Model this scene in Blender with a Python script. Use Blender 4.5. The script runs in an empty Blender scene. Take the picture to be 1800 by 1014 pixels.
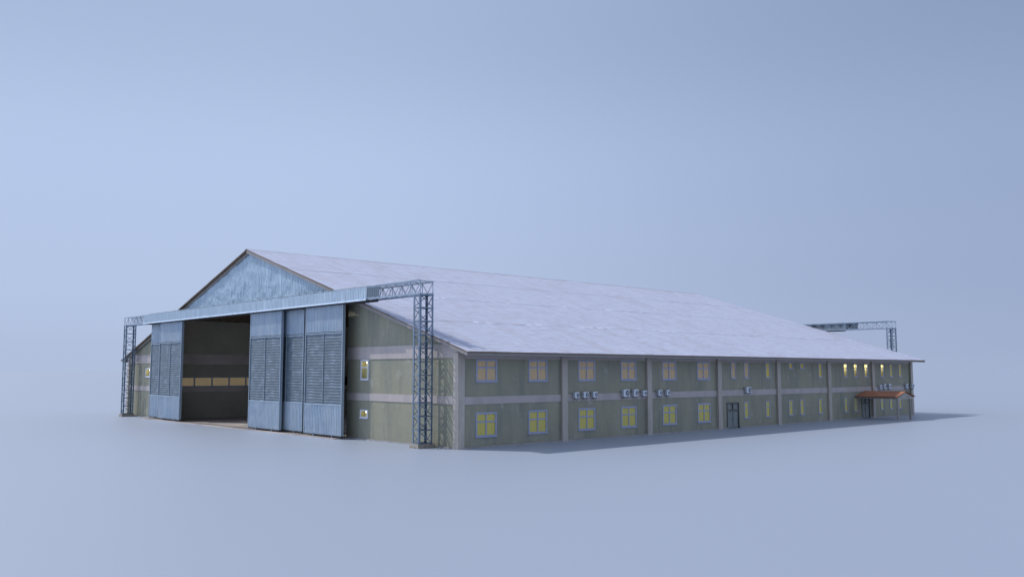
import bpy, bmesh, math, random
from mathutils import Vector, noise
random.seed(7)
S = bpy.context.scene
COL = S.collection

# ------------------------------------------------------------------ dimensions (metres)
L, W = 86.0, 76.14            # hangar length (x) and width (y)
EAVE_Z, RIDGE_Z = 7.9, 20.2
SO, FO = 1.7, 0.42            # roof overhangs: sides, ends
SL = (RIDGE_Z - EAVE_Z) / (W / 2 + SO)
def roof_z(y):
    y = min(y, W - y)
    return EAVE_Z + (y + SO) * SL
WI = 0.25                     # wall face sits this far behind the pillar faces

# ------------------------------------------------------------------ mesh helper
class MB:
    def __init__(s): s.v = []; s.f = []; s.m = []
    def quad(s, a, b, c, d, m=0):
        n = len(s.v); s.v += [a, b, c, d]; s.f.append((n, n+1, n+2, n+3)); s.m.append(m)
    def poly(s, pts, m=0):
        n = len(s.v); s.v += list(pts); s.f.append(tuple(range(n, n+len(pts)))); s.m.append(m)
    def box(s, x0, x1, y0, y1, z0, z1, m=0):
        n = len(s.v)
        s.v += [(x0,y0,z0),(x1,y0,z0),(x1,y1,z0),(x0,y1,z0),(x0,y0,z1),(x1,y0,z1),(x1,y1,z1),(x0,y1,z1)]
        for f in ((0,3,2,1),(4,5,6,7),(0,1,5,4),(1,2,6,5),(2,3,7,6),(3,0,4,7)):
            s.f.append(tuple(n+i for i in f)); s.m.append(m)
    def bar(s, p, q, w, h=None, m=0):
        h = h or w
        p, q = Vector(p), Vector(q); d = (q-p).normalized()
        up = Vector((0,0,1)) if abs(d.z) < .95 else Vector((1,0,0))
        a = d.cross(up).normalized()*(w/2); b = a.cross(d).normalized()*(h/2)
        n = len(s.v)
        for c in (p, q):
            for e in (-a-b, a-b, a+b, -a+b): s.v.append(tuple(c+e))
        for f in ((3,2,1,0),(4,5,6,7),(0,1,5,4),(1,2,6,5),(2,3,7,6),(3,0,4,7)):
            s.f.append(tuple(n+i for i in f)); s.m.append(m)
    def angle(s, x, y, z0, z1, sx, sy, w=.17, t=.03):
        # an L section upright whose corner is at (x, y), its flanges pointing sx / sy
        s.box(min(x, x+sx*w), max(x, x+sx*w), min(y, y+sy*t), max(y, y+sy*t), z0, z1)
        s.box(min(x, x+sx*t), max(x, x+sx*t), min(y+sy*t, y+sy*w), max(y+sy*t, y+sy*w), z0, z1)
    def grid(s, rows, m=0, flip=False):
        n = len(s.v); k = len(rows[0])
        for r in rows: s.v += r
        for i in range(len(rows)-1):
            for j in range(k-1):
                f = (n+i*k+j, n+i*k+j+1, n+(i+1)*k+j+1, n+(i+1)*k+j)
                s.f.append(f[::-1] if flip else f); s.m.append(m)
    def disc(s, c, r, ax, n=20, m=0, t=0):
        # cylinder along axis ax ('x' or 'y'), thickness t
        def P(a, o):
            u, w = r*math.cos(a), r*math.sin(a)
            return (c[0]+o, c[1]+u, c[2]+w) if ax == 'x' else (c[0]+u, c[1]+o, c[2]+w)
        k = len(s.v)
        for o in (-t/2, t/2): s.v += [P(2*math.pi*i/n, o) for i in range(n)]
        s.f.append(tuple(k+i for i in range(n))); s.f.append(tuple(k+n+i for i in range(n))[::-1]); s.m += [m, m]
        for i in range(n):
            j = (i+1) % n; s.f.append((k+i, k+n+i, k+n+j, k+j)); s.m.append(m)
    def build(s, name, mats, parent=None, loc=None, fix=True):
        me = bpy.data.meshes.new(name); me.from_pydata(s.v, [], s.f)
        if not isinstance(mats, (list, tuple)): mats = [mats]
        for x in mats: me.materials.append(x)
        for p, i in zip(me.polygons, s.m): p.material_index = i
        if fix:
            b = bmesh.new(); b.from_mesh(me); bmesh.ops.recalc_face_normals(b, faces=b.faces); b.to_mesh(me); b.free()
        me.update()
        o = bpy.data.objects.new(name, me); COL.objects.link(o)
        if parent: o.parent = parent
        if loc: o.location = loc
        return o

def tag(o, label=None, cat=None, group=None, kind=None):
    if label: o['label'] = label
    if cat: o['category'] = cat
    if group: o['group'] = group
    if kind: o['kind'] = kind
    return o
def empty(name, loc=(0,0,0)):
    o = bpy.data.objects.new(name, None); COL.objects.link(o); o.location = loc; o.empty_display_size = .3
    return o

# ------------------------------------------------------------------ materials
def mat(name, base, rough=.7, metal=0, spec=.5, var=(), bump=(), emis=None, coat=0):
    """var: list of (colour, noise scale xyz, low, high, amount); bump: list of (scale xyz, strength, distance)"""
    m = bpy.data.materials.new(name); m.use_nodes = True
    nt = m.node_tree; N = nt.nodes; K = nt.links
    b = N['Principled BSDF']
    b.inputs['Roughness'].default_value = rough; b.inputs['Metallic'].default_value = metal
    b.inputs['Specular IOR Level'].default_value = spec
    tc = N.new('ShaderNodeTexCoord')
    rgb = N.new('ShaderNodeRGB'); rgb.outputs[0].default_value = (*base, 1); cur = rgb.outputs[0]
    for k, (c, sc, lo, hi, amt) in enumerate(var):
        mp = N.new('ShaderNodeMapping'); mp.inputs['Scale'].default_value = sc
        mp.inputs['Location'].default_value = (k*13.7, k*7.3, k*3.1)
        K.new(tc.outputs['Object'], mp.inputs[0])
        no = N.new('ShaderNodeTexNoise'); no.inputs['Detail'].default_value = 6; no.inputs['Scale'].default_value = 1
        no.inputs['Roughness'].default_value = .6
        K.new(mp.outputs[0], no.inputs['Vector'])
        mr = N.new('ShaderNodeMapRange'); mr.inputs[1].default_value = lo; mr.inputs[2].default_value = hi
        mr.inputs[4].default_value = amt
        K.new(no.outputs[0], mr.inputs[0])
        mx = N.new('ShaderNodeMix'); mx.data_type = 'RGBA'
        K.new(mr.outputs[0], mx.inputs[0]); K.new(cur, mx.inputs[6]); mx.inputs[7].default_value = (*c, 1)
        cur = mx.outputs[2]
    K.new(cur, b.inputs['Base Color'])
    prev = None
    for sc, st, di in bump:
        mp = N.new('ShaderNodeMapping'); mp.inputs['Scale'].default_value = sc
        K.new(tc.outputs['Object'], mp.inputs[0])
        no = N.new('ShaderNodeTexNoise'); no.inputs['Detail'].default_value = 4; no.inputs['Scale'].default_value = 1
        K.new(mp.outputs[0], no.inputs['Vector'])
        bp = N.new('ShaderNodeBump'); bp.inputs['Strength'].default_value = st; bp.inputs['Distance'].default_value = di
        K.new(no.outputs[0], bp.inputs['Height'])
        if prev: K.new(prev, bp.inputs['Normal'])
        prev = bp.outputs[0]
    if prev: K.new(prev, b.inputs['Normal'])
    if emis:
        b.inputs['Emission Color'].default_value = (*emis[0], 1); b.inputs['Emission Strength'].default_value = emis[1]
    return m

M = {}
M['plaster'] = mat('green_plaster', (.295,.283,.208), .92, spec=.25,
    var=[((.20,.21,.18), (.35,.35,.18), .42, .75, .7), ((.36,.35,.28), (.5,.5,.16), .5, .75, .55),
         ((.17,.185,.16), (1.1,1.1,.12), .50, .7, .55), ((.44,.44,.38), (.9,.9,.9), .60, .72, .45)],
    bump=[((2.2,2.2,2.2), .5, .06), ((9,9,9), .4, .02)])
M['band'] = mat('beige_render', (.44,.39,.37), .9, spec=.25,
    var=[((.30,.275,.26), (.9,.9,.2), .45, .75, .6), ((.47,.44,.42), (1.3,1.3,.6), .5, .75, .6)],
    bump=[((3,3,3), .3, .03)])
M['inner_plaster'] = mat('inner_green_plaster', (.52,.49,.38), .92, spec=.2,  # lighter than the outer plaster, standing in for missing light indoors
    var=[((.38,.37,.30), (.25,.25,.25), .42, .7, .8), ((.5,.49,.42), (.6,.6,.4), .55, .75, .5)])
M['inner_band'] = mat('inner_beige_band', (.74,.66,.58), .9, spec=.2, var=[((.55,.49,.44), (.4,.4,.4), .42, .7, .7)])  # colour raised like the inner plaster to brighten the dim interior
M['pillar'] = mat('concrete_pillar', (.43,.385,.335), .9, spec=.25,
    var=[((.27,.25,.22), (2,2,.35), .45, .75, .6), ((.5,.47,.43), (3,3,1.2), .5, .75, .5)],
    bump=[((5,5,3), .3, .02)])
M['curb'] = mat('curb_concrete', (.34,.32,.31), .9, var=[((.2,.19,.19), (.8,.8,.8), .4, .7, .6)])
M['roof'] = mat('pale_roof_metal', (.60,.645,.82), .55, .1, .5,
    var=[((.60,.66,.85), (.07,.5,.5), .42, .62, .6), ((.47,.48,.56), (.5,.14,.14), .5, .72, .6),
         ((.68,.74,.93), (.3,.8,.8), .60, .74, .6), ((.22,.21,.25), (.7,2.2,2.2), .685, .72, .75),
         ((.68,.74,.93), (.4,2.4,2.4), .48, .66, .7), ((.45,.46,.54), (.7,2.4,2.4), .50, .64, .75), ((.78,.83,1.0), (.9,4.5,4.5), .58, .70, .7),
         ((.47,.46,.53), (6.0,.10,.10), .48, .62, .6)],
    bump=[((.5,1.6,1.6), .35, .08)])
M['rust_edge'] = mat('rusty_sheet_edge', (.16,.11,.075), .8, var=[((.3,.25,.2), (1.5,1.5,1.5), .5, .7, .6)])
M['barge'] = mat('barge_board', (.27,.25,.24), .8, var=[((.2,.18,.17), (1,1,1), .45, .7, .5)])
M['soffit'] = mat('soffit_board', (.16,.145,.13), .85, var=[((.1,.09,.08), (1,1,1), .4, .7, .5)])
M['blue_metal'] = mat('weathered_blue_sheet', (.36,.46,.54), .5, .05, .5,
    var=[((.28,.37,.46), (.6,.6,.35), .42, .68, .6), ((.50,.62,.74), (1.6,1.6,.25), .52, .74, .7),
         ((.18,.24,.30), (2.2,2.2,.5), .62, .8, .55), ((.5,.62,.74), (.9,.9,2.5), .66, .76, .5)],
    bump=[((1.4,1.4,.9), .8, .16), ((5,5,2), .5, .04)])
M['trim'] = mat('bright_fascia_lip', (.66,.76,.88), .45, var=[((.4,.48,.56), (1.6,1.6,1.6), .5, .68, .8)])
M['fascia'] = mat('pale_blue_fascia_sheet', (.41,.495,.565), .5, .05, .5,
    var=[((.32,.42,.52), (1.2,1.2,.4), .42, .68, .6), ((.6,.7,.8), (2.2,2.2,.35), .52, .74, .7)], bump=[((2,2,1), .5, .06)])
M['roof_dark'] = mat('darker_roof_metal', (.40,.39,.46), .8)  # darker roof tone for grooves, rib sides and ridge cap
M['roof_lap'] = mat('bright_roof_lap', (.72,.77,.93), .5, var=[((.2,.2,.24), (1.5,1.5,1.5), .56, .62, .8)])
M['door_metal'] = mat('blue_grey_door_sheet', (.275,.34,.405), .5, .05, .5,
    var=[((.19,.27,.37), (.5,.5,.3), .42, .68, .75), ((.37,.45,.54), (2.6,2.6,.22), .5, .74, .7),
         ((.16,.22,.29), (1.5,1.5,.7), .6, .8, .5)],
    bump=[((1.3,1.3,.9), .7, .12), ((6,6,1.5), .4, .03)])
M['louvre'] = mat('grey_blue_louvre', (.12,.155,.185), .6, .1, .4,
    var=[((.08,.11,.135), (.9,.9,1.6), .42, .68, .7), ((.18,.225,.265), (1.2,1.2,2.2), .52, .74, .6)],
    bump=[((2.5,2.5,1.6), .45, .05)])
M['door_frame'] = mat('pale_blue_door_frame', (.31,.385,.45), .5, .1, .5,
    var=[((.22,.28,.34), (1.5,1.5,.8), .5, .75, .6)])
M['steel'] = mat('blue_grey_steel', (.155,.205,.265), .5, .2, .5,
    var=[((.09,.12,.16), (1.6,1.6,.7), .45, .7, .6), ((.26,.33,.4), (3,3,1), .6, .75, .5)])
M['truss'] = mat('pale_steel_truss', (.27,.33,.40), .5, .2, .5,
    var=[((.15,.18,.23), (1.6,1.6,1.6), .45, .7, .6)])
M['dark_sheet'] = mat('dark_grey_sheet', (.105,.14,.17), .55, .2, .5,
    var=[((.19,.24,.28), (2,2,.4), .5, .75, .7)], bump=[((1.5,1.5,1), .4, .05)])
M['dark_steel'] = mat('dark_rail_steel', (.035,.033,.034), .7, .2)
M['footing'] = mat('rough_concrete_footing', (.36,.32,.26), .95,
    var=[((.16,.14,.12), (3,3,3), .5, .65, .8)], bump=[((5,5,5), .6, .04)])
M['slab'] = mat('worn_floor_slab', (.50,.44,.40), .8,
    var=[((.22,.19,.19), (.2,.2,.2), .4, .65, .7), ((.45,.4,.38), (.6,.6,.6), .55, .75, .5)])
M['win_frame'] = mat('lilac_blue_window_frame', (.29,.32,.43), .5, 0, .4, var=[((.38,.36,.46), (2.5,2.5,2.5), .45, .6, .55)])
M['win_frame_white'] = mat('white_window_frame', (.62,.64,.74), .5, 0, .4)
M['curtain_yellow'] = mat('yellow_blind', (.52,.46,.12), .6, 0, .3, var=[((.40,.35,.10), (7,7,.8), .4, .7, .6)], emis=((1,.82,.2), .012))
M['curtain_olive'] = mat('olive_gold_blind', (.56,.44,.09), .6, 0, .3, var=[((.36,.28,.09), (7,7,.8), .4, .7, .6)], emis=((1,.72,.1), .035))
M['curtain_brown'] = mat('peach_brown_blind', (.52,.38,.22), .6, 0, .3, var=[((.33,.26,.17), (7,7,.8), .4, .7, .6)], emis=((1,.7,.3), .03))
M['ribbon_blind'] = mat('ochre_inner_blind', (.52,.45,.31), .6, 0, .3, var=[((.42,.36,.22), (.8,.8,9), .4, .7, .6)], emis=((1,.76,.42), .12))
M['room_wall'] = mat('window_room_wall', (.60,.56,.30), .8)
M['bulb'] = mat('lit_bulb', (1,1,.9), .5, emis=((1,.95,.75), 7))
M['side_door'] = mat('grey_green_door_panel', (.20,.215,.20), .7, 0, .4, var=[((.13,.14,.13), (2,2,1), .45, .7, .6)])
M['side_door_frame'] = mat('dark_green_door_frame', (.075,.083,.076), .7)
M['ac_body'] = mat('off_white_unit_casing', (.60,.63,.68), .45, 0, .5, var=[((.36,.4,.48), (3,3,3), .5, .7, .5)])
M['ac_grille'] = mat('dark_fan_grille', (.06,.07,.085), .6, .2)
M['ac_bracket'] = mat('rusty_bracket', (.10,.085,.075), .8)
M['rust_roof'] = mat('rusty_red_roof_sheet', (.45,.20,.12), .8, 0, .3,
    var=[((.24,.10,.07), (2.4,.25,.25), .46, .62, .85), ((.62,.33,.22), (3.5,.3,.3), .55, .7, .7), ((.16,.07,.05), (1.2,1.2,1.2), .55, .75, .5)])
M['porch_wood'] = mat('grey_porch_concrete', (.34,.32,.29), .85, var=[((.22,.2,.18), (2,2,.6), .45, .7, .5)])

# pale floor: a satin coating that picks up a little more light at grazing angles
M['ground'] = mat('pale_blue_ground', (.335,.388,.49), .5, 0, 1.0)
M['ground'].node_tree.nodes['Principled BSDF'].inputs['IOR'].default_value = 1.75

# ------------------------------------------------------------------ ground
g = MB(); R_ = 30000
g.quad((-R_,-R_,0), (R_,-R_,0), (R_,R_,0), (-R_,R_,0))
tag(g.build('ground', M['ground'], fix=False), kind='structure')

# ------------------------------------------------------------------ the hangar
H = tag(empty('aircraft_hangar'), 'huge two-storey green plastered hangar with pale corrugated gable roof and tall blue sliding doors', 'hangar')

def wall_grid(mb, a0, a1, z0, z1, holes, P, face, depth):
    """rectangular wall panel in (a, z) with holes (a0,a1,z0,z1); P(a, d, z) gives the point at depth d behind the face"""
    A = sorted({a0, a1, *[h[0] for h in holes], *[h[1] for h in holes]})
    Z = sorted({z0, z1, *[h[2] for h in holes], *[h[3] for h in holes]})
    for i in range(len(A)-1):
        for j in range(len(Z)-1):
            ca, cz = (A[i]+A[i+1])/2, (Z[j]+Z[j+1])/2
            if any(h[0] < ca < h[1] and h[2] < cz < h[3] for h in holes): continue
            for d in (0, depth):
                mb.quad(P(A[i],d,Z[j]), P(A[i+1],d,Z[j]), P(A[i+1],d,Z[j+1]), P(A[i],d,Z[j+1]))
    for (b0, b1, c0, c1) in holes:
        mb.quad(P(b0,0,c0), P(b1,0,c0), P(b1,depth,c0), P(b0,depth,c0))
        mb.quad(P(b0,0,c1), P(b1,0,c1), P(b1,depth,c1), P(b0,depth,c1))
        mb.quad(P(b0,0,c0), P(b0,0,c1), P(b0,depth,c1), P(b0,depth,c0))
        mb.quad(P(b1,0,c0), P(b1,0,c1), P(b1,depth,c1), P(b1,depth,c0))

side_P = lambda a, d, z: (a, WI + d, z)          # right long wall
front_P = lambda a, d, z: (WI + d, a, z)         # front wall

def window(P, a0, a1, z0, z1, split=None, mull=None, blind=None, frame=None, lit=False, depth=.45, fw=.15, room=None):
    """frame mesh with a blind as its child; for a lit one a small room, glass and a bulb"""
    frame = frame or M['win_frame']
    def bx(mb, b0, b1, d0, d1, c0, c1, m=0):
        p, q = P(b0, d0, c0), P(b1, d1, c1)
        mb.box(min(p[0],q[0]), max(p[0],q[0]), min(p[1],q[1]), max(p[1],q[1]), c0, c1, m)
    f = MB()
    d0, d1 = -.035, .035
    bx(f, a0, a0+fw, d0, d1, z0, z1); bx(f, a1-fw, a1, d0, d1, z0, z1)
    bx(f, a0+fw, a1-fw, d0, d1, z1-fw, z1); bx(f, a0+fw, a1-fw, d0, d1, z0, z0+fw)
    bx(f, a0-.04, a1+.04, d0-.06, -.002, z0-.05, z0-.001)                 # sill
    iw = fw*.8
    if split: bx(f, a0+fw, a1-fw, d0+.01, d1-.01, split-iw/2, split+iw/2)
    if mull:
        c = (a0+a1)/2
        if split:
            bx(f, c-iw/2, c+iw/2, d0+.012, d1-.012, z0+fw, split-iw/2); bx(f, c-iw/2, c+iw/2, d0+.012, d1-.012, split+iw/2, z1-fw)
        else: bx(f, c-iw/2, c+iw/2, d0+.012, d1-.012, z0+fw, z1-fw)
    fo = f.build('window', frame, H)
    b = MB()
    if not lit:
        bx(b, a0+.02, a1-.02, .022, .034, z0+.02, z1-.02)
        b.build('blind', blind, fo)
    else:
        D = .42
        for (q0,q1,e0,e1,r0,r1) in ((a0+.01,a1-.01,D,D+.02,z0+.01,z1-.01), (a0+.012,a0+.03,.105,D-.002,z0+.04,z1-.04), (a1-.03,a1-.012,.105,D-.002,z0+.04,z1-.04),
                                    (a0+.012,a1-.012,.105,D-.002,z0+.012,z0+.03), (a0+.012,a1-.012,.105,D-.002,z1-.03,z1-.012)):
            bx(b, q0, q1, e0, e1, r0, r1)
        b.build('recess', room or M['room_wall'], fo)
        c = (a0+a1)/2
        u = bmesh.new(); bmesh.ops.create_uvsphere(u, u_segments=12, v_segments=8, radius=.05)
        me = bpy.data.meshes.new('light_bulb'); u.to_mesh(me); u.free(); me.materials.append(M['bulb'])
        o = bpy.data.objects.new('light_bulb', me); COL.objects.link(o); o.parent = fo
        pos = P(c, .22, z1 - fw - .10); o.location = pos
        ld = bpy.data.lights.new('window_light', 'POINT'); ld.energy = lit; ld.color = (1, .90, .62); ld.shadow_soft_size = .06
        lo = bpy.data.objects.new('window_light', ld); COL.objects.link(lo); lo.parent = fo
        ld.energy = lit*1.6; lo.location = P(c, .22, z1 - fw - .22)
    return fo

# --- windows of the right side wall
wins = []
for k, x in enumerate((2.12, 8.15, 14.52, 20.56, 27.03, 33.05)):
    bl = M['curtain_brown'] if k != 1 else M['curtain_olive']
    wins.append((x, x+2.33, 5.42, 7.33, 6.62, True, M['curtain_brown'], 0))
    wins.append((x-.03, x+2.30, .86, 2.90, 2.12, True, M['curtain_yellow'], 0))
for x, bl, lit in ((39.39, 'curtain_brown', 0), (42.02, 'curtain_brown', 0), (46.5, 'curtain_olive', 0), (58.8, 'curtain_olive', 0),
                   (65.4, None, 9), (68.17, None, 7), (71.2, None, 11), (76.05, None, 8), (78.88, 'curtain_olive', 0), (81.8, 'curtain_olive', 0)):
    wins.append((x, x+.98, 5.52, 7.32, 6.72, False, M[bl] if bl else None, lit))
for x in (51.7, 54.35): wins.append((x, x+.97, 6.61, 7.32, None, False, M['curtain_olive'], 0))
for x in (41.86, 46.36, 51.5, 54.12, 58.6, 65.3, 68.0, 75.75, 78.6, 81.5):
    wins.append((x, x+.98, 1.0, 2.85, 2.2, False, M['curtain_yellow'], 0))
doors_side = [(38.42, 40.81), (70.1, 72.46)]
holes = [(w[0], w[1], w[2], w[3]) for w in wins] + [(a, b, .001, 2.86) for a, b in doors_side]
mb = MB(); wall_grid(mb, 0.3, L-.3, 0, 8.3, holes, side_P, None, .55)
mb.build('side_wall', M['plaster'], H)
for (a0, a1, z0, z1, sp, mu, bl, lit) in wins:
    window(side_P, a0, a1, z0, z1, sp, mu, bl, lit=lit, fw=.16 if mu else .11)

# side doors: frame > door leaves
for a, b in doors_side:
    f = MB()
    f.box(a, a+.12, .19, .36, 0, 2.86); f.box(b-.12, b, .19, .36, 0, 2.86); f.box(a+.12, b-.12, .19, .36, 2.72, 2.86)
    f.box(a+.12, b-.12, .2, .35, 1.93, 2.05); c = (a+b)/2
    f.box(c-.05, c+.05, .2, .35, 2.05, 2.72)
    fo = f.build('side_door', M['side_door_frame'], H)
    for q0, q1 in ((a+.125, c-.025), (c+.025, b-.125)):
        d = MB(); d.box(q0, q1, .32, .36, .03, 1.925)
        for z0, z1 in ((.15, .95), (1.08, 1.82)):
            d.box(q0+.12, q1-.12, .295, .32, z0, z1)
        d.build('door_leaf', M['side_door'], fo)
        d = MB(); d.box(q0, q1+(-.03 if q1 < c else 0), .31, .34, 2.055, 2.715); d.build('transom_panel', M['side_door'], fo)
    for q0, q1 in ((c-.16, c-.06), (c+.06, c+.16)):
        d = MB(); d.box(q0, q1, .26, .318, 1.0, 1.04); d.build('handle', M['ac_bracket'], fo)

# --- front wall, two halves beside the door opening
OP = 17.15
def front_half(y0, y1, holes):
    mb = MB(); wall_grid(mb, y0, y1, 0, 7.9, holes, front_P, None, .55)
    for d in (0, .55):
        mb.poly([front_P(y0,d,7.9), front_P(y1,d,7.9), front_P(y1,d,roof_z(y1)-.12), front_P(y0,d,roof_z(y0)-.12)])
    for y in (y0, y1):
        mb.quad(front_P(y,0,0), front_P(y,.55,0), front_P(y,.55,roof_z(y)-.12), front_P(y,0,roof_z(y)-.12))
    return mb.build('front_wall', M['plaster'], H)
front_half(.25, OP, [(13.5, 14.83, 5.52, 7.38), (13.5, 14.83, 1.98, 2.76)])
front_half(W-OP, W-.25, [(67.9, 69.6, 5.5, 6.75)])
window(front_P, 13.5, 14.83, 5.52, 7.38, 6.66, False, None, frame=M['win_frame_white'], lit=1.7, fw=.13)
window(front_P, 13.5, 14.83, 1.98, 2.76, None, False, None, frame=M['win_frame_white'], lit=1.1, fw=.13)
window(front_P, 67.9, 69.6, 5.5, 6.75, None, False, None, frame=M['win_frame_white'], lit=4.0, fw=.14)

# rear wall and far side wall
mb = MB(); wall_grid(mb, 0, W, 0, 7.9, [], lambda a, d, z: (L-WI-d, a, z), None, .5)
for d in (0, .5):
    x = L-WI-d
    mb.poly([(x,0,7.9), (x,W,7.9), (x,W,roof_z(W)-.12), (x,W/2,roof_z(W/2)-.12), (x,0,roof_z(0)-.12)])
mb.build('rear_wall', M['plaster'], H)
mb = MB(); wall_grid(mb, .3, L-.3, 0, 8.3, [], lambda a, d, z: (a, W-WI-d, z), None, .5)
mb.build('side_wall', M['plaster'], H)

# inner walls along the nave, with a ribbon of windows
for yi, sgn in ((60.6, 1), (W-60.6, -1)):
    rz = roof_z(yi)-.14
    hs = [(1.02+2.45*i, 1.02+2.45*(i+1), 4.26, 5.52) for i in range(14)]
    P = (lambda yi, sgn: (lambda a, d, z: (a, yi+sgn*d, z)))(yi, sgn)
    mb = MB(); wall_grid(mb, .82, L-1, 0, rz, hs, P, None, .25); mb.build('inner_wall', M['inner_plaster'], H)
    mb = MB()
    for z0, z1 in ((7.25, 8.6), (3.55, 4.18)):
        ya, yb = sorted((yi-sgn*.03, yi-sgn*.002)); mb.box(.82, L-1, ya, yb, z0, z1)
    mb.build('inner_band', M['inner_band'], H)
    if sgn > 0:
        for h in hs[:9]: 
            fo = window(P, h[0]+.01, h[1]-.01, h[2], h[3], None, False, M['ribbon_blind'], frame=M['win_frame_white'], fw=.10)
            fo.name = 'inner_window'

# bands on the walls
def band_boxes(segs, z0, z1, name='wall_band', m='band', t=.035):
    for (x0, x1, y0, y1) in segs:
        mb = MB(); mb.box(x0, x1, y0, y1, z0, z1); mb.build(name, M[m], H)
PX = [.36] + [.36+(L-.72)/7*k for k in range(1, 7)] + [L-.36]      # pillar centres
for i in range(7):
    a, b = PX[i]+.36, PX[i+1]-.36
    for z0, z1 in ((3.58, 4.22), (7.36, 7.88)):
        mb = MB(); mb.box(a, b, WI-.06, WI-.002, z0, z1); mb.build('wall_band', M['band'], H)
    mb = MB()
    cuts = [a] + [v for d in doors_side if a < d[0] < b for v in (d[0], d[1])] + [b]
    for q in range(0, len(cuts), 2): mb.box(cuts[q], cuts[q+1], .06, WI-.002, 0, .12)
    mb.build('base_curb', M['curb'], H)
for y0, y1 in ((.62, OP), (W-OP, W-.62)):
    for z0, z1, t in ((3.60, 4.28, .06), (7.42, 8.58, .07)):
        mb = MB()
        za0, za1 = z1, z1
        # the upper band follows the roof where the wall is low
        pts_y = sorted({y0, y1} | {y for y in (2.2, W-2.2) if y0 < y < y1})
        for q in range(len(pts_y)-1):
            ya, yb = pts_y[q], pts_y[q+1]
            ta, tb = min(z1, roof_z(ya)-.16), min(z1, roof_z(yb)-.16)
            for x in (WI-t,): mb.quad((x,ya,z0), (x,yb,z0), (x,yb,tb), (x,ya,ta))
            mb.quad((WI-t,ya,z0), (WI-t,yb,z0), (WI,yb,z0), (WI,ya,z0)); mb.quad((WI-t,ya,ta), (WI-t,yb,tb), (WI,yb,tb), (WI,ya,ta))
        for y in (y0, y1):
            tz = min(z1, roof_z(y)-.16); mb.quad((WI-t,y,z0), (WI,y,z0), (WI,y,tz), (WI-t,y,tz))
        mb.build('wall_band', M['band'], H)
    mb = MB(); mb.box(.06, WI-.002, y0, y1, 0, .12); mb.build('base_curb', M['curb'], H)
# pillars
for i, x in enumerate(PX):
    for y0, y1 in ((0, .5), (W-.5, W)):
        mb = MB()
        if i in (0, 7): 
            yy = (0, .62) if y0 == 0 else (W-.62, W)
            mb.box(x-.36, x+.36, yy[0], yy[1], 0, 8.3)
        else: mb.box(x-.36, x+.36, y0, y1, 0, 8.2)
        o = mb.build('pillar', M['pillar'], H)

# floor slab and threshold
mb = MB(); mb.box(.82, L-.8, W-60.35, 60.35, -.2, .03); mb.build('floor_slab', M['slab'], H)
mb = MB(); mb.box(-1.75, .80, OP-1.0, W-OP+6.8, -.2, .07); mb.build('threshold', M['slab'], H)

# --- gable cladding (vertical ribs, dented)
def ribbed(y0, y1, zlo, zhi, x, pitch, depth, rows, dent=.05, flat=.55, face=-1):
    """vertically ribbed sheet facing -x (face=-1) or +x; zlo/zhi are functions of y"""
    ys = []; y = y0; 
    n = max(1, round((y1-y0)/pitch)); p = (y1-y0)/n
    for i in range(n):
        for f, d in ((0, 0), (flat, 0), (flat+.08, 1), (.92, 1)):
            ys.append((y0+(i+f)*p, d*depth))
    ys.append((y1, 0))
    out = []
    for r in range(rows+1):
        t = r/rows; row = []
        for (yy, d) in ys:
            zz = zlo(yy)+(zhi(yy)-zlo(yy))*t
            w = dent*noise.noise(Vector((yy*.7, zz*1.1, x*3)))+dent*.4*noise.noise(Vector((yy*2.3, zz*2.7, x)))
            row.append((x+face*(d+w*(0 if r in (0,) else 1)), yy, zz))
        out.append(row)
    return out
for x, fc in ((.10, -1), (L-.10, 1)):
    g = MB(); y0, y1 = 16.6, W-16.6
    # base zone behind the header
    zlo = lambda y: 12.75
    zhi = lambda y: max(12.8, roof_z(y)-.13)
    g.grid(ribbed(y0, y1, zlo, zhi, x, .34, .03, 22, .11, face=fc))
    o = g.build('gable_cladding', M['blue_metal'], H, fix=False)

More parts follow.
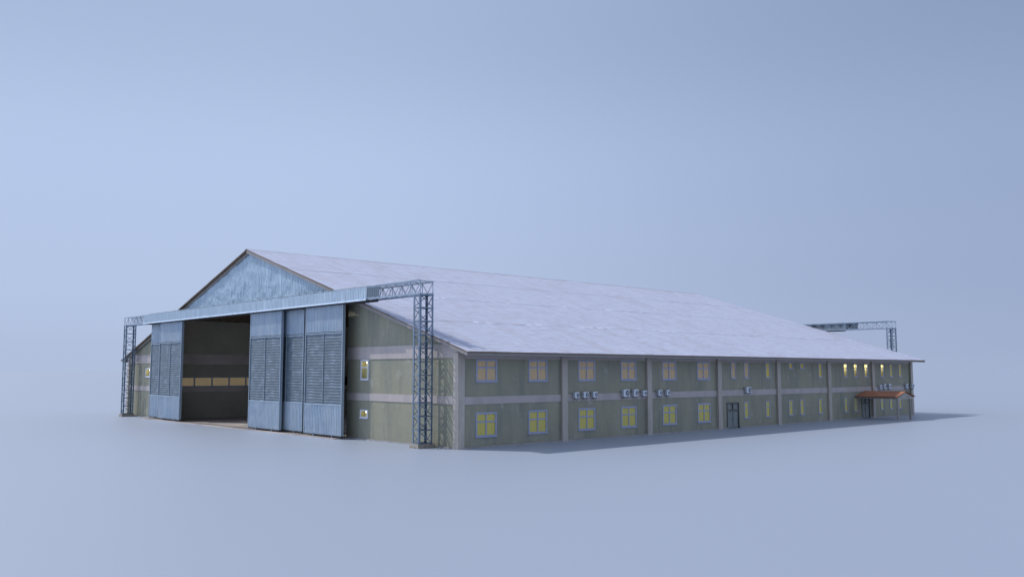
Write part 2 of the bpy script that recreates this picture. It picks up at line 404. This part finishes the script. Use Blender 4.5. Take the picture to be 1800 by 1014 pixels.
# --- roof: two corrugated slopes
def slope(side):
    x0, x1 = -FO, L+FO
    pitch = .32; n = round((x1-x0)/pitch); p = (x1-x0)/n
    xs = []
    for i in range(n):
        for f, d in ((0, 0), (.16, 0), (.20, .015), (.96, .015)): xs.append((x0+(i+f)*p, d))
    xs.append((x1, 0))
    ang = math.atan(SL); ny, nz = -math.sin(ang), math.cos(ang)
    half = W/2+SO
    courses = 4; rows = []
    g = MB()
    for c in range(courses):
        t0, t1 = c/courses, (c+1)/courses
        seg = []
        R = 7
        for r in (0, .17, 1, 2, 3, 4, 5, 6, 7):
            t = t0+(t1-t0)*r/R
            row = []
            for (x, d) in xs:
                sheet = math.floor(x/1.0)
                rs = noise.cell(Vector((sheet+.5, c*3.3+.5, side*9.7)))
                tt = t
                if r == 0 and c > 0: tt = t - (.0035+.0030*rs)
                s = half*tt                                    # horizontal distance from eave
                lift = .0
                if c > 0: lift = .012*(1-r/R)                  # upper sheet laps over the lower
                if r == 0 and c > 0: lift += .03*max(0, rs-.45)
                w = .035*noise.noise(Vector((x*.25, s*.5, side*5)))+.018*noise.noise(Vector((x*.9, s*1.4, 3)))
                if r in (0,) and c == 0: w *= .5
                h = d+lift+w
                y = -SO+s; z = EAVE_Z+s*SL
                y += ny*h; z += nz*h
                if side: y = W-y
                row.append((x, y, z))
            seg.append(row)
        f0 = len(g.f); nx = len(xs)-1
        g.grid(seg, flip=bool(side))
        for k in range(f0, len(g.f)):
            i, j = divmod(k-f0, nx)
            if j % 4 in (0, 1): g.m[k] = 2                                  # groove bottoms and rib sides coloured darker to draw the rib lines
            if i == 0 and c in (1, 2):
                q = noise.noise(Vector((xs[j][0]*.22, c*4.1, side)))+.8*noise.noise(Vector((xs[j][0]*1.3, c, side+3)))
                if q > (.18 if c == 1 else .38): g.m[k] = 3
    # underside and edges
    y = lambda s: (W-(-SO+s)) if side else (-SO+s)
    zz = lambda s: EAVE_Z+s*SL
    t = .10
    g.quad((x0,y(0),zz(0)-t), (x1,y(0),zz(0)-t), (x1,y(half),zz(half)-t), (x0,y(half),zz(half)-t), 1)
    for x in (x0, x1): g.quad((x,y(0),zz(0)-t), (x,y(half),zz(half)-t), (x,y(half),zz(half)+.0), (x,y(0),zz(0)+.0), 1)
    g.quad((x0,y(0),zz(0)-t), (x1,y(0),zz(0)-t), (x1,y(0),zz(0)+.01), (x0,y(0),zz(0)+.01), 1)
    return g.build('roof', [M['roof'], M['rust_edge'], M['roof_dark'], M['roof_lap']], H, fix=False)
rf = [slope(0), slope(1)]
for side, rfo in enumerate(rf):
    # barge boards along both ends, under the sheet
    for xa, xb in (((-FO+.04, -FO+.16), (L+FO-.16, L+FO-.04)) if side == 0 else ((-.05, .07), (L-.07, L+.05))):
        b = MB(); half = W/2+SO
        Y = lambda s: (W-(-SO+s)) if side else (-SO+s)
        s0, s1 = .1, half-.001
        a = [(Y(s0), EAVE_Z+s0*SL-.11), (Y(s1), EAVE_Z+s1*SL-.11), (Y(s1), EAVE_Z+s1*SL-.42), (Y(s0), EAVE_Z+s0*SL-.36)]
        n0 = len(b.v)
        for x in (xa, xb): b.poly([(x, *q) for q in a])
        for i in range(4):
            j = (i+1) % 4; b.quad((xa, *a[i]), (xb, *a[i]), (xb, *a[j]), (xa, *a[j]))
        b.build('barge_board', M['barge'], rfo)
    # eaves: fascia and soffit
    f = MB()
    ya, yb = (-SO+.10, -SO+.16) if not side else (W+SO-.16, W+SO-.10)
    f.box(-FO+.17, L+FO-.17, ya, yb, EAVE_Z-.28, EAVE_Z-.08); f.build('fascia', M['barge'], rfo)
    f = MB(); ya, yb = (-SO+.162, WI-.07) if not side else (W-WI+.07, W+SO-.162)
    f.box(-FO+.17, L+FO-.17, ya, yb, EAVE_Z-.06, EAVE_Z-.02); f.build('soffit', M['soffit'], rfo)
# ridge cap
g = MB(); rows = []
for x in [(-FO-.02)+i*(L+2*FO+.04)/60 for i in range(61)]:
    w = .02*noise.noise(Vector((x*.4, 1, 2)))
    rows.append([(x, W/2+dy, RIDGE_Z+.045-abs(dy)*SL*(1.0 if abs(dy) < .4 else 1.35)+w) for dy in (-.45, -.1, 0, .1, .45)])
g.grid(rows); g.build('ridge_cap', M['roof_dark'], H)  # cap coloured darker so the ridge edge stands out from the sky

# --- sliding doors
def sliding_door(y0, y1, xf):
    z0, zl0, zl1, z1 = .28, 3.18, 9.95, 12.95
    g = MB()
    g.grid(ribbed(y0+.09, y1-.09, lambda y: z0+.02, lambda y: zl0-.06, xf-.012, .30, .025, 7, .03))
    g.grid(ribbed(y0+.09, y1-.09, lambda y: zl1+.14, lambda y: z1, xf-.012, .30, .025, 7, .03))
    g.box(xf+.05, xf+.24, y0+.03, y1-.03, z0, z1)
    o = g.build('sliding_door', M['door_metal'], H, fix=False)
    # louvre
    g = MB(); n = 24; h = (zl1-.08-(zl0+.02))/n; rows = []
    ny = 24
    for i in range(n):
        for f, d in ((0, .0), (.5, .034), (.72, .038), (.94, .006)):
            z = zl0+.02+(i+f)*h
            rows.append([(xf-d+.05+.02*noise.noise(Vector((y0+(y1-y0)*j/ny*1.0, z*1.7, 4)))+0, y0+.1+(y1-y0-.2)*j/ny,
                          z+.055*noise.noise(Vector(((y0+(y1-y0)*j/ny)*.9, z*1.3, 8)))) for j in range(ny+1)])
    g.grid(rows, flip=True); g.build('louvre_panel', M['louvre'], o)
    # frame
    g = MB()
    g.box(xf-.06, xf+.24, y0, y0+.09, z0, z1); g.box(xf-.06, xf+.24, y1-.09, y1, z0, z1)
    g.box(xf-.09, xf+.045, y0+.09, y1-.09, zl1-.02, zl1+.05)
    g.box(xf-.055, xf+.045, y0+.09, y1-.09, zl0-.09, zl0+.01)
    c = (y0+y1)/2; g.box(xf-.045, xf+.045, c-.022, c+.022, zl0+.01, zl1-.02)
    g.build('door_frame', M['door_frame'], o)
    g = MB(); g.box(xf-.05, xf+.045, y0+.09, y1-.09, zl1+.052, zl1+.11); g.build('door_rail', M['dark_steel'], o); g = MB(); g.box(xf-.02, xf+.22, y0+.05, y1-.05, z0-.09, z0-.003)
    g.build('bottom_rail', M['dark_steel'], o)
    for q in (.22, .72):
        w = MB(); yc = y0+(y1-y0)*q
        w.disc((xf-.03, yc, .19), .12, 'x', 16, 0, .10); w.box(xf-.10, xf-.085, yc-.05, yc+.05, .13, .36)
        w.build('wheel', M['steel'], o)
    return o
XF, XR = -1.22, -.62
for y0, y1, x in ((15.7, 22.65, XF), (27.7, 34.75, XF), (24.05, 31.3, XR), (53.65, 60.8, XF), (57.9, 65.4, XR)):
    sliding_door(y0, y1, x)
# floor rails for the doors
for x in (XF+.07, XR+.07):
    mb = MB(); mb.box(x-.04, x+.04, OP-.9, W-OP+6.6, .071, .10); mb.build('floor_rail', M['dark_steel'], H)

# ------------------------------------------------------------------ door gantries, front and rear
def gantry(x0, x1, label):
    """towers and header truss spanning the whole end; x0 outer face, x1 inner face"""
    out = -1 if x0 < x1 else 1
    T = tag(empty('door_gantry', (min(x0, x1)+.7, W/2, 0)), label, 'steel gantry', 'steel gantries over the hangar ends')
    ox, oy = T.location.x, T.location.y
    def put(mb, name, m, parent=T):
        o = mb.build(name, m, None)
        for v in o.data.vertices: v.co.x -= ox; v.co.y -= oy
        o.parent = parent; return o
    Y0, Y1 = 2.96, 3.88
    xa, xb = min(x0, x1), max(x0, x1)
    for ya, yb in ((Y0, Y1), (W-Y1, W-Y0)):
        g = MB()
        z0, z1 = .34, 12.74
        g.angle(xa, ya, z0, z1, 1, 1); g.angle(xb, ya, z0, z1, -1, 1); g.angle(xa, yb, z0, z1, 1, -1); g.angle(xb, yb, z0, z1, -1, -1)
        n = 11; h = (z1-z0)/n
        for i in range(n+1):
            z = z0+i*h
            z = min(max(z, z0+.05), z1-.05)
            for p, q in (((xa,ya),(xb,ya)), ((xa,yb),(xb,yb)), ((xa,ya),(xa,yb)), ((xb,ya),(xb,yb))):
                g.bar((*p, z), (*q, z), .06, .10)
            if i == n: break
            zb = z0+i*h+.05; zt = z0+(i+1)*h-.05
            e = i % 2
            def dg(p, q, k):
                a, b = (zb, zt) if k else (zt, zb)
                g.bar((*p, a), (*q, b), .055, .055)
            dg((xa+.02,ya+.035), (xb-.02,ya+.035), e); dg((xa+.02,yb-.035), (xb-.02,yb-.035), 1-e)
            dg((xa+.035,ya+.02), (xa+.035,yb-.02), 1-e); dg((xb-.035,ya+.02), (xb-.035,yb-.02), e)
        t = put(g, 'tower', M['steel'])
        f = MB(); f.box(xa-.16, xb+.16, ya-.14, yb+.14, -.1, .34)
        put(f, 'footing', M['footing'], t)
    # header truss
    g = MB(); zb, zt = 12.80, 13.82
    for x in (xa+.06, xb-.06):
        for z in (zb, zt): g.box(x-.06, x+.06, Y0, W-Y0, z-.07, z+.07)
    n = 94; p = (W-2*Y0)/n
    for i in range(n+1):
        y = min(max(Y0+i*p, Y0+.03), W-Y0-.03)
        for x in (xa+.06, xb-.06):
            if i % 2 == 0: g.bar((x, y, zb+.07), (x, y, zt-.07), .05)
            if i < n:
                a, b = (zb+.07, zt-.07) if i % 2 else (zt-.07, zb+.07)
                g.bar((x, y, a), (x, y+p, b), .045)
        if i % 2 == 0:
            for z in (zb, zt): g.bar((xa+.12, y, z), (xb-.12, y, z), .05)
    tr = put(g, 'header_truss', M['truss'])
    # dark sheeted stretch behind the fascia ends, cap sheet and fascia
    for ya, yb in ((8.95, 10.98), (W-10.9, W-8.95)):
        if ya > W/2: continue
        g = MB()
        xs = xa-.03 if out < 0 else xb+.03
        g.grid(ribbed(ya, yb, lambda y: 12.90, lambda y: 13.78, xs, .3, .02, 2, .01, face=out))
        put(g, 'truss_sheet', M['dark_sheet'])
    g = MB(); xs = xa-.06 if out < 0 else xb+.06
    g.grid(ribbed(10.95, 65.5, lambda y: 12.72, lambda y: 13.88, xs, .28, .03, 4, .03, face=out))
    o = put(g, 'fascia_sheet', M['fascia'])
    g = MB()
    xo = (xa-.125, xa-.075) if out < 0 else (xb+.075, xb+.125)
    g.box(xo[0], xo[1], 10.95, 65.5, 12.66, 12.80); put(g, 'fascia_lip', M['trim'], o)
    g = MB(); rows = []
    nn = 220
    for j, x in enumerate((xa-.10, xa+.05, xb-.5)):
        rows.append([(x, 3.6+(65.5-3.6)*i/nn, 13.93+(.0, .06, .14)[j]+.035*noise.noise(Vector((i*.5, j, 3)))) for i in range(nn+1)])
    g.grid(rows, flip=True)
    put(g, 'cap_sheet', M['blue_metal'])
    g = MB(); g.box(xa+.2, xb-.14, 11.0, 65.4, 12.60, 12.72); put(g, 'soffit_channel', M['dark_steel'])
    return T
gantry(-1.72, -.31, 'blue-grey lattice steel gantry with header truss carrying the sliding doors at the open front end')
gantry(L+1.72, L+.31, 'distant lattice steel gantry rising behind the far rear end of the roof')

# ------------------------------------------------------------------ entrance porch
PR = tag(empty('entrance_porch', (71.0, -2.6, 0)), 'small porch with rusty red gable roof on two posts before the far side door', 'porch')
def putp(mb, name, m, fix=True):
    o = mb.build(name, m, None, fix=fix)
    for v in o.data.vertices: v.co.x -= 71.0; v.co.y += 2.6
    o.parent = PR; return o
xl, xr, xm, yo, ze, zr = 68.15, 73.75, 71.0, -5.45, 3.0, 3.66
for s, (xa, xb) in enumerate(((xl, xm), (xr, xm))):
    g = MB(); rows = []
    n = 28
    for r in range(4):
        t = r/3; row = []
        for i in range(n*2+1):
            y = WI-.07+(yo-WI+.07)*i/(n*2)
            row.append((xa+(xb-xa)*t, y, ze+(zr-ze)*t+(.035 if i % 4 in (0, 1) else 0)+.015*noise.noise(Vector((y*2, t*3, s)))))
        rows.append(row)
    g.grid(rows, flip=bool(s)); 
    under = [[(v[0], v[1], ze+(zr-ze)*(r/3)-.05) for v in (rows[r][0], rows[r][-1])] for r in (0, 3)]
    g.grid(under, flip=not bool(s))
    o = putp(g, 'porch_roof', M['rust_roof'], fix=False)
g = MB()
for x in (xl+.35, xr-1.45):
    pass
for x, in ((68.62,), (72.3,)):
    p = MB(); p.box(x-.12, x+.12, -5.42, -5.18, 0, 2.72); putp(p, 'post', M['porch_wood'])
g.box(68.5, 68.74, -5.17, WI-.07, 2.72, 2.93); g.box(73.0, 73.24, -5.17, WI-.07, 2.72, 2.93)
g.box(68.5, 73.24, -5.42, -5.17, 2.72, 2.93)
g.poly([(68.5, -5.30, 2.931), (73.24, -5.30, 2.931), (71.0, -5.30, 3.56)]); g.poly([(68.5, -5.24, 2.931), (73.24, -5.24, 2.931), (71.0, -5.24, 3.56)])
putp(g, 'porch_frame', M['porch_wood'])

# ------------------------------------------------------------------ air conditioners
def ac_proto(w, h, label, group):
    T = empty('air_conditioner'); d = .32
    g = MB(); g.box(-w/2, w/2, -d, 0, 0, h)
    me = g.build('casing', M['ac_body'], T)
    b = bmesh.new(); b.from_mesh(me.data); bmesh.ops.bevel(b, geom=list(b.edges), offset=.02, segments=2, affect='EDGES'); b.to_mesh(me.data); b.free()
    s = MB(); cx = w*.14
    r = min(h*.44, w*.30)
    s.disc((cx, -d-.004, h/2), r, 'y', 24, 0, .012)
    for i in range(5):
        z = .07+i*(h-.12)/5
        s.box(-w/2-.004, -w/2+.002, -d+.05, -.05, z, z+.02)
    s.build('fan_grille', M['ac_grille'], T)
    q = MB(); q.disc((cx, -d-.02, h/2), r*.28, 'y', 16, 0, .02)
    for k in range(4):
        a = k*math.pi/4
        q.bar((cx-r*math.cos(a), -d-.018, h/2-r*math.sin(a)), (cx+r*math.cos(a), -d-.018, h/2+r*math.sin(a)), .012)
    q.build('fan_guard', M['ac_body'], T)
    for x in (-w/2+.10, w/2-.10):
        k = MB(); k.box(x-.02, x+.02, -d, .10, -.05, -.003); k.bar((x, -d+.04, -.05), (x, .09, -.26), .03); k.build('bracket', M['ac_bracket'], T)
    return T
G = 'air conditioner units on the long wall'
specs = [  # x left (at wall), x right (as seen at the wall plane), z0, z1, label
    (13.62, 14.67, 3.87, 4.40, 'leftmost of three small white air conditioners beside the second wall pillar'),
    (14.83, 15.96, 3.87, 4.40, 'middle of three small white air conditioners beside the second wall pillar'),
    (16.13, 17.19, 3.87, 4.40, 'rightmost of three small white air conditioners beside the second wall pillar'),
    (20.47, 21.86, 3.87, 4.56, 'largest white air conditioner, left end of the mixed row before the third pillar'),
    (22.02, 23.23, 3.87, 4.54, 'tall medium-wide air conditioner in the middle of the mixed row of three'),
    (23.45, 24.58, 3.87, 4.42, 'small air conditioner of the mixed row, close against the left side of a pillar'),
    (25.89, 27.08, 3.87, 4.42, 'left unit of the pair of air conditioners right of the third pillar'),
    (27.22, 28.32, 3.87, 4.42, 'right unit of the pair of air conditioners right of the third pillar'),
    (41.84, 43.42, 3.87, 4.54, 'lone white air conditioner mounted above and right of the nearer double door'),
    (75.01, 76.10, 3.85, 4.42, 'small low air conditioner, left end of the three above the porch roof'),
    (76.25, 77.60, 3.87, 4.52, 'middle air conditioner of the three above the porch roof'),
    (77.75, 79.20, 3.87, 4.54, 'right air conditioner of the three above the porch roof'),
    (83.33, 84.80, 3.85, 4.52, 'left unit of the pair of air conditioners at the far corner of the wall'),
    (85.00, 86.60, 3.85, 4.54, 'air conditioner closest to the far corner of the long wall'),
]
for (l, r, z0, z1, lab) in specs:
    f = (56.186-.17)/(56.186+.25)
    r2 = -45.475+(r+45.475)*f
    w = r2-l; yb = WI-.10
    if w < .55: w = .6
    T = ac_proto(w, z1-z0, lab, G)
    T.location = (l+w/2+.02, yb, z0)
    if l == 85.00: T.location.x = l+w/2-.3; T.location.y = -.10
    tag(T, lab, 'air conditioner', G)

# ------------------------------------------------------------------ light
SUN = Vector((-.424, .725, 1.0)).normalized()
ld = bpy.data.lights.new('sun', 'SUN'); ld.energy = 2.5; ld.angle = math.radians(.5); ld.color = (1, .965, .92)
so = bpy.data.objects.new('sun', ld); COL.objects.link(so); so.rotation_euler = SUN.to_track_quat('Z', 'Y').to_euler(); so.location = (0, 0, 60)

w = bpy.data.worlds.new('World'); S.world = w; w.use_nodes = True
nt = w.node_tree; N = nt.nodes; K = nt.links
bg = N['Background']; tc = N.new('ShaderNodeTexCoord'); sx = N.new('ShaderNodeSeparateXYZ'); K.new(tc.outputs['Generated'], sx.inputs[0])
YAW = .82943
def lin(c): 
    return tuple(((v/255)/12.92 if v/255 <= .04045 else ((v/255+.055)/1.055)**2.4) for v in c)
def ramp(stops):
    r = N.new('ShaderNodeValToRGB'); r.color_ramp.interpolation = 'EASE'
    e = r.color_ramp.elements
    while len(e) < len(stops): e.new(.5)
    for q, (p, c) in zip(e, stops): q.position = p; q.color = (*lin(c), 1)
    K.new(sx.outputs['Z'], r.inputs[0]); return r
left = ramp([(0, (176,191,219)), (.10, (181,198,229)), (.21, (182,200,233)), (.38, (168,186,219)), (.65, (152,164,186)), (1, (144,150,162))])
right = ramp([(0, (162,177,206)), (.03, (159,174,204)), (.10, (154,170,202)), (.21, (151,169,203)), (.38, (137,156,190)), (.65, (150,162,184)), (1, (142,150,166))])
vm = N.new('ShaderNodeVectorMath'); vm.operation = 'DOT_PRODUCT'; vm.inputs[1].default_value = (-math.sin(YAW), math.cos(YAW), 0)
K.new(tc.outputs['Generated'], vm.inputs[0])
mr = N.new('ShaderNodeMapRange'); mr.inputs[1].default_value = -.62; mr.inputs[2].default_value = .3
mr.interpolation_type = 'SMOOTHSTEP'
K.new(vm.outputs['Value'], mr.inputs[0])
mx = N.new('ShaderNodeMix'); mx.data_type = 'RGBA'
K.new(mr.outputs[0], mx.inputs[0]); K.new(right.outputs[0], mx.inputs[6]); K.new(left.outputs[0], mx.inputs[7])
K.new(mx.outputs[2], bg.inputs[0])
front_fill = N.new('ShaderNodeMapRange'); front_fill.interpolation_type = 'SMOOTHSTEP'                 # unseen sky on the sun's side boosted, added fill for the front wall
front_fill.inputs[1].default_value = .5; front_fill.inputs[2].default_value = 1.0; front_fill.inputs[3].default_value = 1.0; front_fill.inputs[4].default_value = 3.1
K.new(vm.outputs['Value'], front_fill.inputs[0]); 
side_fill = N.new('ShaderNodeMapRange'); side_fill.interpolation_type = 'SMOOTHSTEP'                   # unseen sky right of the view boosted too, added fill for the side wall
side_fill.inputs[1].default_value = -.5; side_fill.inputs[2].default_value = -1.0; side_fill.inputs[3].default_value = 1.0; side_fill.inputs[4].default_value = 2.7
K.new(vm.outputs['Value'], side_fill.inputs[0])
mu = N.new('ShaderNodeMath'); mu.operation = 'MULTIPLY'; K.new(front_fill.outputs[0], mu.inputs[0]); K.new(side_fill.outputs[0], mu.inputs[1]); K.new(mu.outputs[0], bg.inputs[1])

# ------------------------------------------------------------------ camera
cd = bpy.data.cameras.new('camera'); cd.sensor_width = 36; cd.sensor_fit = 'HORIZONTAL'
cd.lens = 36*1547.69/1800; cd.clip_start = .5; cd.clip_end = 80000
co = bpy.data.objects.new('camera', cd); COL.objects.link(co); co.location = (-45.475, -56.186, 6.316)
pitch = .0936
d = Vector((math.cos(pitch)*math.cos(YAW), math.cos(pitch)*math.sin(YAW), math.sin(pitch)))
co.rotation_euler = d.to_track_quat('-Z', 'Y').to_euler()
S.camera = co
S.render.engine = 'CYCLES'
S.view_settings.view_transform = 'Standard'; S.view_settings.look = 'None'
S.view_settings.exposure = 0; S.view_settings.gamma = 1; S.view_settings.use_curve_mapping = False
S.cycles.max_bounces = 8
